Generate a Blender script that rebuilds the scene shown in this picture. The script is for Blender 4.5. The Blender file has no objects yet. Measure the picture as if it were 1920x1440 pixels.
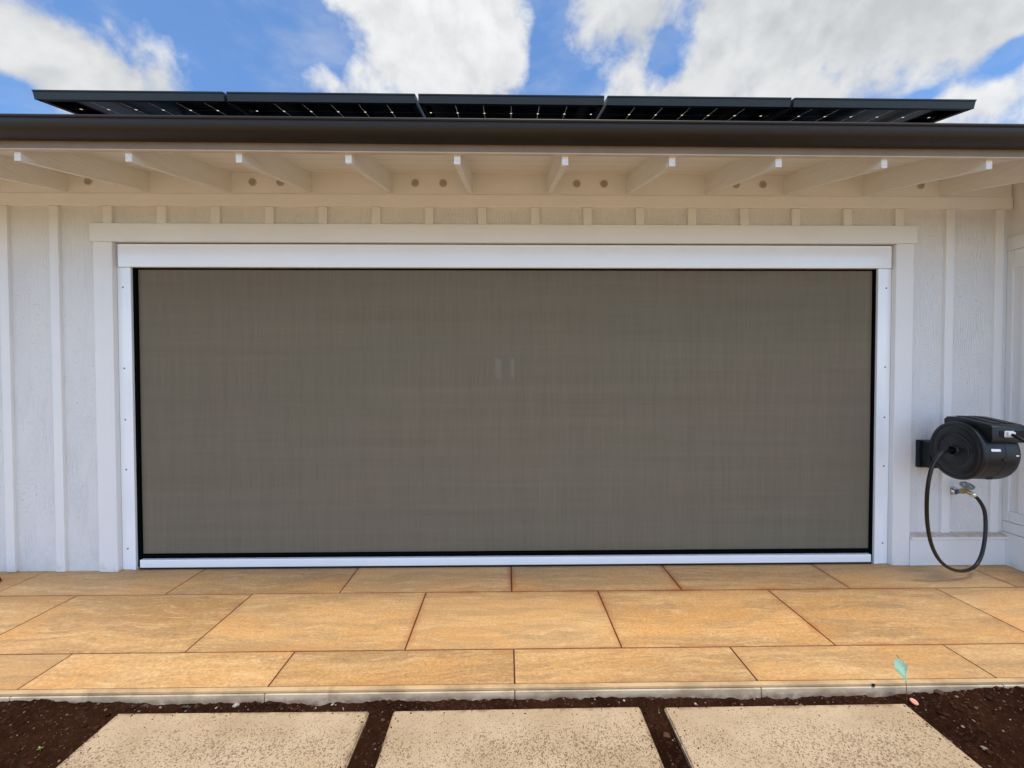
import bpy, bmesh, math, random
import numpy as np
from mathutils import Vector, Matrix
random.seed(7)
rng = np.random.RandomState(11)
scene = bpy.context.scene
COL = scene.collection
R = math.radians

# ------------------------------------------------------------------ camera
cam_d = bpy.data.cameras.new('camera')
cam = bpy.data.objects.new('camera', cam_d); COL.objects.link(cam)
cam_d.sensor_fit = 'HORIZONTAL'; cam_d.sensor_width = 36.0
cam_d.lens = 763.13 / 1920 * 36.0
cam_d.clip_start = 0.05; cam_d.clip_end = 2000
rr = Vector((0.99990686, -0.01353958, -0.00171645))
uu = Vector((0.00196316, 0.01822869, 0.99983192))
ww = Vector((0.01350602, 0.99974216, -0.01825358))
M = Matrix.Identity(4)
for i in range(3):
    M[i][0] = rr[i]; M[i][1] = uu[i]; M[i][2] = -ww[i]
M.translation = (0, -3.23616, 1.52977)
cam.matrix_world = M
scene.camera = cam

# ------------------------------------------------------------------ view
scene.view_settings.view_transform = 'Standard'
scene.view_settings.look = 'None'
scene.view_settings.gamma = 1.0
scene.view_settings.exposure = 0.0

# ------------------------------------------------------------------ sun
SUN_DIR = Vector((0.10, -0.215, 0.97)).normalized()
sd = bpy.data.lights.new('sun', 'SUN')
sd.energy = 3.3; sd.angle = R(15); sd.color = (1.0, 0.93, 0.80)
so = bpy.data.objects.new('sun', sd); COL.objects.link(so)
so.rotation_euler = SUN_DIR.to_track_quat('Z', 'Y').to_euler()
so.location = (0, -4, 12)

# ------------------------------------------------------------------ node helpers
class NT:
    def __init__(s, tree): s.t = tree; s.n = tree.nodes; s.l = tree.links
    def new(s, typ, **kw):
        nd = s.n.new(typ)
        for k, v in kw.items(): setattr(nd, k, v)
        return nd
    def put(s, sock, v):
        if isinstance(v, bpy.types.NodeSocket): s.l.new(v, sock)
        elif v is not None:
            if sock.type == 'RGBA' and hasattr(v, '__len__') and len(v) == 3: v = (*v, 1)
            sock.default_value = v
    def math(s, op, a, b=None, c=None, clamp=False):
        nd = s.new('ShaderNodeMath', operation=op, use_clamp=clamp)
        s.put(nd.inputs[0], a)
        if b is not None: s.put(nd.inputs[1], b)
        if c is not None: s.put(nd.inputs[2], c)
        return nd.outputs[0]
    def vmath(s, op, a, b=None):
        nd = s.new('ShaderNodeVectorMath', operation=op)
        s.put(nd.inputs[0], a)
        if b is not None: s.put(nd.inputs[1], b)
        return nd.outputs['Value'] if op in ('DOT_PRODUCT', 'LENGTH') else nd.outputs[0]
    def sep(s, v):
        nd = s.new('ShaderNodeSeparateXYZ'); s.put(nd.inputs[0], v); return nd.outputs
    def comb(s, x, y, z):
        nd = s.new('ShaderNodeCombineXYZ')
        for i, v in enumerate((x, y, z)): s.put(nd.inputs[i], v)
        return nd.outputs[0]
    def noise(s, vec, scale, detail=4, rough=0.5, dist=0.0, dim='3D'):
        nd = s.new('ShaderNodeTexNoise', noise_dimensions=dim)
        if dim == '1D': s.put(nd.inputs['W'], vec)
        else: s.put(nd.inputs['Vector'], vec)
        nd.inputs['Scale'].default_value = scale; nd.inputs['Detail'].default_value = detail
        nd.inputs['Roughness'].default_value = rough; nd.inputs['Distortion'].default_value = dist
        return nd.outputs['Fac']
    def mrange(s, v, a, b, c=0.0, d=1.0, smooth=True):
        nd = s.new('ShaderNodeMapRange', interpolation_type='SMOOTHSTEP' if smooth else 'LINEAR')
        s.put(nd.inputs[0], v)
        for i, q in enumerate((a, b, c, d)): s.put(nd.inputs[i + 1], q)
        return nd.outputs[0]
    def mix(s, f, a, b, blend='MIX'):
        nd = s.new('ShaderNodeMix', data_type='RGBA', blend_type=blend)
        s.put(nd.inputs['Factor'], f); s.put(nd.inputs['A'], a); s.put(nd.inputs['B'], b)
        ins = [i for i in nd.inputs if i.type == 'RGBA']
        s.put(ins[0], a); s.put(ins[1], b)
        return [o for o in nd.outputs if o.type == 'RGBA'][0]
    def scale(s, v, x, y, z):
        return s.vmath('MULTIPLY', v, (x, y, z))
    def bump(s, h, strength=0.5, dist=0.01):
        nd = s.new('ShaderNodeBump'); s.put(nd.inputs['Height'], h)
        nd.inputs['Strength'].default_value = strength; nd.inputs['Distance'].default_value = dist
        return nd.outputs[0]

_mix_old = NT.mix
def _mix(s, f, a, b, blend='MIX'):
    nd = s.new('ShaderNodeMix', data_type='RGBA', blend_type=blend)
    s.put(nd.inputs[0], f)
    ins = [i for i in nd.inputs if i.type == 'RGBA']
    s.put(ins[0], a); s.put(ins[1], b)
    return [o for o in nd.outputs if o.type == 'RGBA'][0]
NT.mix = _mix

# ------------------------------------------------------------------ world: blue sky with broken cloud
def make_world():
    w = bpy.data.worlds.new('World'); scene.world = w; w.use_nodes = True
    t = NT(w.node_tree); t.n.clear()
    out = t.new('ShaderNodeOutputWorld'); bg = t.new('ShaderNodeBackground')
    sky = t.new('ShaderNodeTexSky', sky_type='NISHITA')
    sky.sun_disc = False
    sky.sun_elevation = math.asin(SUN_DIR.z)
    sky.sun_rotation = math.atan2(SUN_DIR.x, SUN_DIR.y)
    sky.air_density = 1.0; sky.dust_density = 0.6; sky.ozone_density = 1.5
    tc = t.new('ShaderNodeTexCoord'); d = t.vmath('NORMALIZE', tc.outputs['Generated'])
    X, Y, Z = t.sep(d)
    warp = t.noise(t.vmath('ADD', d, (3.1, 0.7, 1.9)), 3.0, 4, .55)
    warpv = t.vmath('ADD', d, t.scale(t.comb(warp, warp, warp), .08, .05, .10))
    blobs = [(-0.628,0.443,0.099,0.055,0.34),(-0.663,0.480,0.053,0.039,0.14),(-0.108,0.624,0.193,0.097,0.40),(0.199,0.617,0.104,0.085,0.30),
             (0.580,0.540,0.270,0.125,0.52),(0.421,0.593,0.147,0.069,0.26),(-0.351,0.545,0.034,0.031,0.20),(-0.426,0.561,0.148,0.093,-0.28),
             (0.074,0.621,0.034,0.093,-0.40),(0.138,0.569,0.052,0.032,-0.30),(0.307,0.581,0.046,0.040,-0.42),(0.702,0.445,0.020,0.022,-0.36),
             (0.640,0.431,0.022,0.013,-0.26),(-0.700,0.403,0.023,0.028,-0.25),(0.490,0.511,0.049,0.027,-0.12)]
    acc = None
    for cx, cz, rx, rz, wgt in blobs:
        a = t.math('MULTIPLY', t.math('SUBTRACT', X, cx), 1 / rx)
        b = t.math('MULTIPLY', t.math('SUBTRACT', Z, cz), 1 / rz)
        q = t.math('ADD', t.math('MULTIPLY', a, a), t.math('MULTIPLY', b, b))
        e = t.math('MULTIPLY', t.math('POWER', 2.718, t.math('MULTIPLY', q, -0.9)), wgt)
        acc = e if acc is None else t.math('ADD', acc, e)
    # the sky behind the viewer: mostly bright broken cloud
    back = t.mrange(Y, 0.25, -0.25, 0.0, -0.02)
    def dens(vec):
        n1 = t.noise(vec, 4.2, 9, .55, .15)
        n2 = t.noise(vec, 13.0, 7, .58, .2)
        return t.math('ADD', t.math('MULTIPLY', t.math('SUBTRACT', n1, .5), 1.35), t.math('MULTIPLY', t.math('SUBTRACT', n2, .5), .55))
    dn = dens(warpv)
    D = t.math('ADD', t.math('ADD', dn, acc), back)
    alpha = t.mrange(D, -.02, 0.24)
    thin = t.noise(t.scale(warpv, 1.0, 1.0, 2.2), 5.0, 6, .6)
    veil = t.mrange(thin, .42, .78, 0.05, 0.36)
    alpha = t.math('MAXIMUM', alpha, veil)
    # shaded folds and thick grey undersides of the cloud
    d2 = dens(t.vmath('ADD', warpv, (0.01, 0.0, 0.035)))
    fold = t.mrange(t.math('SUBTRACT', dn, d2), -.22, .22)
    grey = t.noise(t.vmath('ADD', d, (5.3, 2.2, 8.1)), 2.6, 5, .6)
    gx = t.math('MULTIPLY', t.math('SUBTRACT', X, .60), 3.8); gz = t.math('MULTIPLY', t.math('SUBTRACT', Z, .56), 9)
    gq = t.math('POWER', 2.718, t.math('MULTIPLY', t.math('ADD', t.math('MULTIPLY', gx, gx), t.math('MULTIPLY', gz, gz)), -1.0))
    shade = t.math('ADD', t.math('MULTIPLY', fold, .34), t.mrange(grey, .35, .68, -.06, .18))
    shade = t.math('SUBTRACT', shade, t.math('MULTIPLY', gq, .22))
    br = t.mrange(shade, -.15, .50, .58, .92, False)
    dots = t.math('MAXIMUM', t.vmath('DOT_PRODUCT', d, tuple(SUN_DIR)), 0.0)
    aur = t.math('ADD', 1.0, t.math('MULTIPLY', t.math('POWER', dots, 4.0), AUREOLE))
    ccol = t.mix(t.math('MULTIPLY', br, 1.0), (.90, .98, 1.06), (1.0, 1.0, 1.0))
    cl = t.vmath('MULTIPLY', ccol, t.comb(*(t.math('MULTIPLY', t.math('MULTIPLY', br, aur), CLOUD),) * 3))
    skc = t.vmath('MULTIPLY', sky.outputs[0], SKYTINT)
    colr = t.mix(alpha, skc, cl)
    # unseen sky behind the viewer, boosted and tinted to fill the house front
    fr = t.math('MULTIPLY', t.mrange(Y, .10, -.65), t.mrange(Z, .15, .80, 1.45, .75))   # boosted most near the horizon, to reach under the eave
    colr = t.vmath('MULTIPLY', colr, t.comb(*[t.math('ADD', 1.0, t.math('MULTIPLY', fr, k - 1)) for k in FRONT_FILL]))
    t.put(bg.inputs['Color'], colr); bg.inputs['Strength'].default_value = 0.10
    t.l.new(bg.outputs[0], out.inputs[0])
AUREOLE = 1.0; CLOUD = 10.0; SKYTINT = (1.05, 1.60, 2.10); FRONT_FILL = (1.80, 1.63, 1.56)
make_world()

# ------------------------------------------------------------------ materials
def new_mat(name):
    m = bpy.data.materials.new(name); m.use_nodes = True
    t = NT(m.node_tree)
    b = t.n['Principled BSDF']
    return m, t, b
def simple(name, col, rough=.5, metal=0.0, bumpscale=None, bumpd=.001, var=0.0, coat=0.0):
    m, t, b = new_mat(name)
    if 'black_vinyl' in name: b.inputs['Specular IOR Level'].default_value = 0.0
    tc = t.new('ShaderNodeTexCoord').outputs['Object']
    if var:
        n = t.noise(tc, 6.0, 6, .6)
        f = t.mrange(n, .3, .7, 1 - var, 1 + var)
        c = t.vmath('MULTIPLY', col, t.comb(f, f, f)); t.put(b.inputs['Base Color'], c)
    else: t.put(b.inputs['Base Color'], col)
    b.inputs['Roughness'].default_value = rough; b.inputs['Metallic'].default_value = metal
    b.inputs['Coat Weight'].default_value = coat
    if bumpscale:
        t.put(b.inputs['Normal'], t.bump(t.noise(tc, bumpscale, 4, .6), .6, bumpd))
    return m

WHITE = (.80, .79, .76)
def mat_siding():
    # rough-sawn painted plywood: saw marks across, grain and checks along
    m, t, b = new_mat('rough_sawn_white_paint')
    tc = t.new('ShaderNodeTexCoord').outputs['Object']
    x, y, z = t.sep(tc)
    panel = t.math('FLOOR', t.math('MULTIPLY', t.math('ADD', x, 3.295), 1 / .414))
    off = t.math('MULTIPLY', panel, 7.31)
    v = t.comb(t.math('ADD', x, off), y, t.math('ADD', z, off))
    wv = t.noise(t.scale(v, 3.0, 1, 1.2), 1.0, 3, .5)
    cath = t.math('SINE', t.math('MULTIPLY', t.math('ADD', t.math('ADD', x, t.math('MULTIPLY', wv, .22)), off), 330.0))
    saw = t.noise(t.scale(v, 16.0, 4, 190.0), 1.0, 4, .65)
    grain = t.noise(t.scale(v, 210.0, 4, 9.0), 1.0, 4, .6)
    patch = t.mrange(t.noise(t.scale(v, 3.5, 1, 2.0), 1.0, 3, .5), .35, .65)
    h = t.math('ADD', t.math('MULTIPLY', saw, patch), t.math('MULTIPLY', grain, t.math('SUBTRACT', 1.15, patch)))
    h = t.math('ADD', h, t.math('MULTIPLY', t.math('MULTIPLY', cath, .16), t.math('SUBTRACT', 1.0, patch)))
    nick = t.mrange(t.noise(t.scale(v, 45.0, 4, 130.0), 1.0, 3, .5), .66, .74)
    h = t.math('SUBTRACT', h, t.math('MULTIPLY', nick, .9))
    t.put(b.inputs['Normal'], t.bump(h, 1.0, .0075))
    big = t.mrange(t.noise(t.scale(v, 1.8, 1, .9), 1.0, 5, .6), .3, .7)
    c = t.mix(big, (.755, .745, .725), (.80, .79, .765))
    c = t.mix(t.math('MULTIPLY', nick, .35), c, (.35, .31, .26))
    low = t.mrange(z, .30, 0.0, 0.0, .30)
    dirt = t.math('MULTIPLY', low, t.mrange(t.noise(v, 9.0, 5, .65), .4, .75))
    c = t.mix(dirt, c, (.52, .40, .30))
    t.put(b.inputs['Base Color'], c); b.inputs['Roughness'].default_value = .62
    return m
def mat_trim(name='white_trim_paint', axis='x'):
    m, t, b = new_mat(name)
    tc = t.new('ShaderNodeTexCoord').outputs['Object']
    sc = {'x': (5.0, 60.0, 90.0), 'z': (90.0, 60.0, 5.0), 'y': (90.0, 4.0, 90.0)}[axis]
    g = t.noise(t.scale(tc, *sc), 1.0, 4, .6)
    f = t.noise(tc, 70.0, 3, .5)
    t.put(b.inputs['Normal'], t.bump(t.math('ADD', g, t.math('MULTIPLY', f, .5)), .55, .0014))
    big = t.mrange(t.noise(tc, 1.6, 5, .6), .3, .7)
    c = t.mix(big, (.775, .765, .745), (.81, .80, .775))
    z = t.sep(tc)[2]
    if axis == 'z':
        dirt = t.math('MULTIPLY', t.mrange(z, .12, 0.0, 0.0, .5), t.mrange(t.noise(tc, 14.0, 5, .65), .42, .72))
        c = t.mix(dirt, c, (.50, .36, .25))
    t.put(b.inputs['Base Color'], c); b.inputs['Roughness'].default_value = .5
    return m
def mat_rafter():
    m, t, b = new_mat('white_painted_timber')
    tc = t.new('ShaderNodeTexCoord').outputs['Object']
    info = t.new('ShaderNodeObjectInfo').outputs['Random']
    o = t.math('MULTIPLY', info, 37.0)
    v = t.vmath('ADD', tc, t.comb(o, o, o))
    wv = t.noise(t.scale(v, 1, 1.3, 3.0), 1.0, 3, .5)
    ring = t.math('SINE', t.math('MULTIPLY', t.math('ADD', t.sep(v)[2], t.math('MULTIPLY', wv, .16)), 260.0))
    g = t.noise(t.scale(v, 60, 5.0, 110.0), 1.0, 5, .65)
    crack = t.mrange(t.noise(t.scale(v, 20, 1.2, 60.0), 1.0, 2, .4), .735, .765)
    h = t.math('SUBTRACT', t.math('ADD', g, t.math('MULTIPLY', ring, .10)), crack)
    t.put(b.inputs['Normal'], t.bump(h, .8, .0035))
    c = t.mix(t.mrange(g, .3, .7), (.76, .74, .71), (.81, .80, .77))
    c = t.mix(t.math('MULTIPLY', crack, .45), c, (.36, .27, .19))
    t.put(b.inputs['Base Color'], c); b.inputs['Roughness'].default_value = .6
    return m
def mat_soffit():
    m, t, b = new_mat('white_soffit_boards')
    tc = t.new('ShaderNodeTexCoord').outputs['Object']
    y = t.sep(tc)[1]
    fr = t.math('FRACT', t.math('MULTIPLY', y, 1 / .134))
    gr = t.mrange(t.math('ABSOLUTE', t.math('SUBTRACT', fr, .5)), .47, .49)
    g = t.noise(t.scale(tc, 5.0, 90.0, 1), 1.0, 5, .6)
    t.put(b.inputs['Normal'], t.bump(t.math('SUBTRACT', t.math('MULTIPLY', g, .5), gr), .7, .005))
    c = t.mix(t.math('MULTIPLY', gr, .45), (.79, .77, .74), (.38, .30, .22))
    t.put(b.inputs['Base Color'], c); b.inputs['Roughness'].default_value = .6
    return m
def mat_metal_white():
    m, t, b = new_mat('white_powder_coat')
    tc = t.new('ShaderNodeTexCoord').outputs['Object']
    n = t.noise(tc, 3.0, 5, .55)
    t.put(b.inputs['Base Color'], t.mix(t.mrange(n, .35, .65), (.87, .885, .90), (.89, .905, .92)))
    b.inputs['Roughness'].default_value = .20; b.inputs['Coat Weight'].default_value = .5; b.inputs['Coat Roughness'].default_value = .12
    b.inputs['Specular IOR Level'].default_value = .5
    lo = t.noise(t.scale(tc, 1.2, 1, 3.0), 1.0, 2, .5)
    t.put(b.inputs['Normal'], t.bump(t.math('ADD', t.math('MULTIPLY', t.noise(tc, 420, 2, .5), .02), lo), .12, .01))
    return m
def mat_fabric():
    m, t, b = new_mat('taupe_screen_mesh')
    tc = t.new('ShaderNodeTexCoord').outputs['Object']
    x, y, z = t.sep(tc)
    wx = t.noise(t.scale(tc, 1.0, 1, .012), 190.0, 3, .7)
    wx2 = t.noise(t.scale(tc, 1.0, 1, .02), 34.0, 3, .6)
    wz = t.noise(t.scale(tc, .008, 1, 1.0), 170.0, 3, .7)
    wz2 = t.noise(t.scale(tc, .03, 1, 1.0), 12.0, 3, .5)
    f = t.math('ADD', t.math('MULTIPLY', t.math('SUBTRACT', wx, .5), .58), t.math('MULTIPLY', t.math('SUBTRACT', wx2, .5), .16))
    f = t.math('ADD', f, t.math('MULTIPLY', t.math('SUBTRACT', wz, .5), .30))
    f = t.math('ADD', f, t.math('MULTIPLY', t.math('SUBTRACT', wz2, .5), .26))
    mask = t.mrange(t.noise(t.scale(tc, .9, 1, 1.6), 1.0, 3, .5), .3, .7, .75, 1.0)
    f = t.math('ADD', 1.0, t.math('MULTIPLY', f, mask))
    tint = t.mrange(t.noise(t.scale(tc, .55, 1, 1.3), 1.0, 3, .5), .36, .64)
    c = t.mix(tint, (.188, .157, .114), (.180, .158, .112))
    cc = t.vmath('MULTIPLY', c, t.comb(f, f, f))
    t.put(b.inputs['Base Color'], cc)
    b.inputs['Roughness'].default_value = .85; b.inputs['Specular IOR Level'].default_value = .0
    rip = t.noise(t.scale(tc, .25, 1, 2.2), 3.0, 3, .5)
    t.put(b.inputs['Normal'], t.bump(rip, .15, .02))
    tr = t.new('ShaderNodeBsdfTransparent'); mx = t.new('ShaderNodeMixShader'); mx.inputs[0].default_value = .03
    t.l.new(b.outputs[0], mx.inputs[1]); t.l.new(tr.outputs[0], mx.inputs[2])
    t.l.new(mx.outputs[0], t.n['Material Output'].inputs['Surface'])
    return m
def mat_gutter():
    m, t, b = new_mat('dark_bronze_gutter_paint')
    tc = t.new('ShaderNodeTexCoord').outputs['Object']
    n = t.noise(t.scale(tc, .8, 6, 8), 1.0, 5, .6)
    t.put(b.inputs['Base Color'], t.mix(t.mrange(n, .3, .7), (.017, .013, .0105), (.022, .0175, .0145)))
    t.put(b.inputs['Roughness'], t.mrange(n, .3, .7, .42, .52)); b.inputs['Specular IOR Level'].default_value = .32
    t.put(b.inputs['Normal'], t.bump(t.noise(t.scale(tc, 1.5, 3, 3), 1.0, 2, .5), .15, .01))
    return m
def mat_tile():
    m, t, b = new_mat('travertine_look_porcelain')
    uv = t.new('ShaderNodeUVMap'); uv.uv_map = 'loc'
    ue = t.new('ShaderNodeUVMap'); ue.uv_map = 'edge'
    at = t.new('ShaderNodeAttribute'); at.attribute_name = 'rnd'
    rx, ry, rz = t.sep(at.outputs['Vector'])
    u, v, _ = t.sep(uv.outputs[0])
    pos = t.new('ShaderNodeNewGeometry').outputs['Position']
    px, py, pz = t.sep(pos)
    p = t.comb(u, v, t.math('MULTIPLY', rx, 40.0))
    wv = t.noise(t.scale(p, 1.1, 2.2, 1), 1.0, 4, .55)
    vw = t.math('ADD', v, t.math('MULTIPLY', wv, .30))
    pw = t.comb(u, vw, t.math('MULTIPLY', rx, 40.0))
    band = t.noise(t.scale(pw, .75, 6.0, 1), 1.0, 7, .66, .4)
    band2 = t.noise(t.scale(pw, 3.6, 32.0, 1), 1.0, 6, .70, .5)
    mot = t.noise(t.scale(pw, 13.0, 22.0, 1), 1.0, 6, .72, .9)
    fine = t.noise(t.scale(p, 60.0, 85.0, 1), 1.0, 5, .75)
    big = t.noise(t.scale(p, 1.3, 2.4, 1), 1.0, 3, .5)
    c = t.mix(t.mrange(band, .34, .66), (.42, .265, .125), (.61, .395, .190))
    c = t.mix(t.mrange(band2, .50, .66, 0, .65), c, (.68, .50, .29))
    c = t.mix(t.mrange(band2, .46, .36, 0, .45), c, (.36, .235, .115))
    fv = t.noise(t.scale(pw, 1.6, 30.0, 1), 1.0, 7, .68, .8)
    c = t.mix(t.math('MULTIPLY', t.mrange(t.math('ABSOLUTE', t.math('SUBTRACT', fv, .5)), .018, 0.0), t.mrange(big, .35, .6, .15, .6)), c, (.27, .18, .095))
    c = t.mix(t.mrange(mot, .50, .70, 0, .55), c, (.45, .255, .090))
    c = t.mix(t.mrange(big, .42, .64, 0, .50), c, (.60, .325, .115))
    gv = t.mrange(t.math('ABSOLUTE', t.math('SUBTRACT', band, .47)), .030, 0.0, 0, .55)
    gv = t.math('MULTIPLY', gv, t.mrange(mot, .35, .6))
    c = t.mix(gv, c, (.29, .225, .145))
    fl = t.mrange(fine, .3, .7, .76, 1.20)
    c = t.vmath('MULTIPLY', c, t.comb(fl, fl, fl))
    c = t.mix(t.math('MULTIPLY', rz, .22), c, (.46, .34, .21))
    c = t.vmath('MULTIPLY', c, (1.02, .93, .80))
    tone = t.math('ADD', .90, t.math('MULTIPLY', ry, .20))
    c = t.vmath('MULTIPLY', c, t.comb(tone, tone, tone))
    pit = t.mrange(t.noise(t.scale(p, 30.0, 70.0, 1), 1.0, 2, .5), .745, .775)
    c = t.mix(t.math('MULTIPLY', pit, .6), c, (.16, .11, .06))
    # red soil rubbed into the surface along the joints and in smudges
    eu, ev, _ = t.sep(ue.outputs[0])
    em = t.math('MINIMUM', eu, ev)
    sm = t.noise(t.comb(px, py, 0.0), 2.3, 5, .62)
    loc = t.math('MULTIPLY', t.mrange(px, -2.2, .1, .35, 1.0), t.mrange(px, 3.6, 1.9, .25, 1.0))
    loc = t.math('MULTIPLY', loc, t.mrange(py, -1.08, -.80, .38, 1.0))
    sf = t.noise(t.comb(px, py, 1.0), 11.0, 5, .65)
    st = t.math('MULTIPLY', t.mrange(t.math('ADD', em, t.math('MULTIPLY', t.math('SUBTRACT', sf, .5), .05)), .046, -.004, 0, 1), t.mrange(sm, .38, .62))
    st = t.math('ADD', t.math('MULTIPLY', st, .85), t.math('MULTIPLY', t.mrange(em, .010, 0, 0, 1), .40))
    st = t.math('ADD', st, t.math('MULTIPLY', t.mrange(t.noise(t.comb(px, t.math('MULTIPLY', py, 2.0), 3.0), 1.6, 6, .65), .54, .74), .24))
    c = t.mix(t.math('MULTIPLY', t.math('MULTIPLY', st, .78), loc, clamp=True), c, (.36, .120, .038))
    t.put(b.inputs['Base Color'], c)
    t.put(b.inputs['Roughness'], t.mrange(fine, .3, .7, .50, .66)); b.inputs['Specular IOR Level'].default_value = .3
    t.put(b.inputs['Normal'], t.bump(t.math('ADD', t.math('MULTIPLY', mot, .6), t.math('SUBTRACT', fine, t.math('MULTIPLY', pit, 1.0))), .35, .0022))
    return m
def mat_kerb(name='weathered_stone_edge', ca=(.36, .27, .175), cb=(.60, .47, .32)):
    m, t, b = new_mat(name)
    tc = t.new('ShaderNodeTexCoord').outputs['Object']
    n = t.noise(t.scale(tc, 5, 5, 9), 1.0, 6, .65); f = t.noise(tc, 60.0, 5, .7)
    c = t.mix(t.mrange(n, .35, .65), ca, cb)
    c = t.mix(t.mrange(f, .60, .72, 0, .55), c, (.22, .16, .10))
    x, y, z = t.sep(tc)
    streak = t.mrange(t.noise(t.scale(tc, 10.0, 1, .6), 1.0, 4, .6), .60, .72, 0, .5)
    c = t.mix(streak, c, (.38, .20, .09))
    low = t.math('MULTIPLY', t.mrange(z, -.020, -.055), t.mrange(t.noise(tc, 16, 5, .6), .30, .6))
    c = t.mix(t.math('MULTIPLY', low, .7), c, (.17, .08, .04))
    t.put(b.inputs['Base Color'], c); b.inputs['Roughness'].default_value = .75
    t.put(b.inputs['Normal'], t.bump(f, .5, .002))
    return m
def mat_slab():
    m, t, b = new_mat('pitted_cast_stone')
    tc = t.new('ShaderNodeTexCoord').outputs['Object']
    info = t.new('ShaderNodeObjectInfo').outputs['Random']
    o = t.math('MULTIPLY', info, 19.0)
    p = t.vmath('ADD', tc, t.comb(o, o, 0.0))
    x, y, z = t.sep(tc)
    dens = t.mrange(t.noise(p, 2.4, 4, .55), .32, .66)
    back = t.mrange(y, -.0, -.22, .15, 1.0)
    dens = t.math('MULTIPLY', t.math('ADD', .66, t.math('MULTIPLY', dens, .30)), t.math('ADD', .50, t.math('MULTIPLY', back, .50)))
    def pits(scale, lo, hi, amt):
        wp = t.vmath('ADD', p, t.scale(t.new('ShaderNodeTexNoise').outputs['Color'], .0, .0, .0))
        nn = t.new('ShaderNodeTexNoise'); t.put(nn.inputs['Vector'], p); nn.inputs['Scale'].default_value = scale * .9; nn.inputs['Detail'].default_value = 2
        wp = t.vmath('ADD', p, t.scale(t.vmath('SUBTRACT', nn.outputs['Color'], (.5, .5, .5)), 1.1 / scale, 1.1 / scale, 0))
        vo = t.new('ShaderNodeTexVoronoi', feature='F1'); t.put(vo.inputs['Vector'], t.scale(wp, 1.0, .85, 0.0)); vo.inputs['Scale'].default_value = scale
        rs = t.sep(vo.outputs['Color'])[0]
        rad = t.math('MULTIPLY', t.math('SUBTRACT', rs, t.math('SUBTRACT', 1.0, t.math('MULTIPLY', dens, amt))), hi)
        return t.mrange(t.math('SUBTRACT', rad, vo.outputs['Distance']), -.04, .10)
    a = pits(110.0, 0, .62, .84); c2 = pits(190.0, 0, .76, .95); c3 = pits(52.0, 0, .42, .28)
    pit = t.math('MAXIMUM', t.math('MAXIMUM', a, t.math('MULTIPLY', c2, .75)), c3)
    n = t.noise(p, 3.2, 6, .6); f = t.noise(p, 110.0, 4, .7)
    c = t.mix(t.mrange(n, .34, .66), (.415, .298, .178), (.505, .375, .238))
    c = t.mix(t.mrange(t.noise(p, 1.1, 4, .6), .55, .72, 0, .4), c, (.45, .30, .15))
    fl = t.mrange(f, .3, .7, .90, 1.08); c = t.vmath('MULTIPLY', c, t.comb(fl, fl, fl))
    c = t.mix(t.math('MULTIPLY', pit, .78), c, (.150, .082, .036))
    ed = t.math('MINIMUM', t.math('SUBTRACT', .594, t.math('ABSOLUTE', x)), t.math('MULTIPLY', y, -1.0))
    ed = t.math('ADD', ed, t.math('MULTIPLY', t.math('SUBTRACT', t.noise(p, 16.0, 5, .65), .5), .09))
    c = t.mix(t.mrange(ed, .022, -.004, 0, .62), c, (.16, .095, .055))
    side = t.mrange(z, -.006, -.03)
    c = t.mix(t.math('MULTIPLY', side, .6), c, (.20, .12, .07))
    t.put(b.inputs['Base Color'], c); b.inputs['Roughness'].default_value = .8; b.inputs['Specular IOR Level'].default_value = .2
    t.put(b.inputs['Normal'], t.bump(t.math('SUBTRACT', t.math('MULTIPLY', f, .3), pit), .75, .004))
    return m
def mat_soil():
    m, t, b = new_mat('dark_red_brown_soil')
    tc = t.new('ShaderNodeTexCoord').outputs['Object']
    n = t.noise(tc, 3.0, 7, .65); f = t.noise(tc, 42.0, 7, .72); g = t.noise(tc, 130.0, 4, .7)
    c = t.mix(t.mrange(n, .35, .65), (.016, .0062, .0030), (.038, .0145, .0068))
    c = t.mix(t.mrange(f, .50, .72, 0, .7), c, (.080, .042, .027))
    c = t.mix(t.mrange(g, .66, .74, 0, .6), c, (.16, .10, .065))
    c = t.mix(t.mrange(t.noise(tc, .8, 3, .5), .5, .7, 0, .5), c, (.055, .018, .010))
    t.put(b.inputs['Base Color'], c); b.inputs['Roughness'].default_value = 1.0; b.inputs['Specular IOR Level'].default_value = .03
    t.put(b.inputs['Normal'], t.bump(t.math('ADD', f, t.math('MULTIPLY', g, .4)), 1.0, .016))
    return m
def mat_attr(name, rough=.8):
    m, t, b = new_mat(name)
    at = t.new('ShaderNodeAttribute'); at.attribute_name = 'tone'
    tc = t.new('ShaderNodeTexCoord').outputs['Object']
    f = t.mrange(t.noise(tc, 160.0, 3, .6), .3, .7, .75, 1.15)
    t.put(b.inputs['Base Color'], t.vmath('MULTIPLY', at.outputs['Color'], t.comb(f, f, f))); b.inputs['Roughness'].default_value = rough; b.inputs['Specular IOR Level'].default_value = .04
    t.put(b.inputs['Normal'], t.bump(t.noise(tc, 260.0, 4, .65), .8, .002))
    return m
def mat_ground():
    m, t, b = new_mat('bounce_ground_and_grass')
    tc = t.new('ShaderNodeTexCoord').outputs['Object']
    n = t.noise(tc, .35, 7, .65)
    d = t.vmath('LENGTH', tc)
    far = t.mrange(d, 14.0, 30.0)
    c = t.mix(t.mrange(n, .35, .65), (.54, .36, .19), (.62, .43, .235))  # unseen ground, made pale and warm to bounce light onto the soffit
    g = t.mix(t.noise(tc, 2.0, 5, .6), (.05, .075, .022), (.10, .12, .045))
    t.put(b.inputs['Base Color'], t.mix(far, c, g)); b.inputs['Roughness'].default_value = .95
    return m
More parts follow.
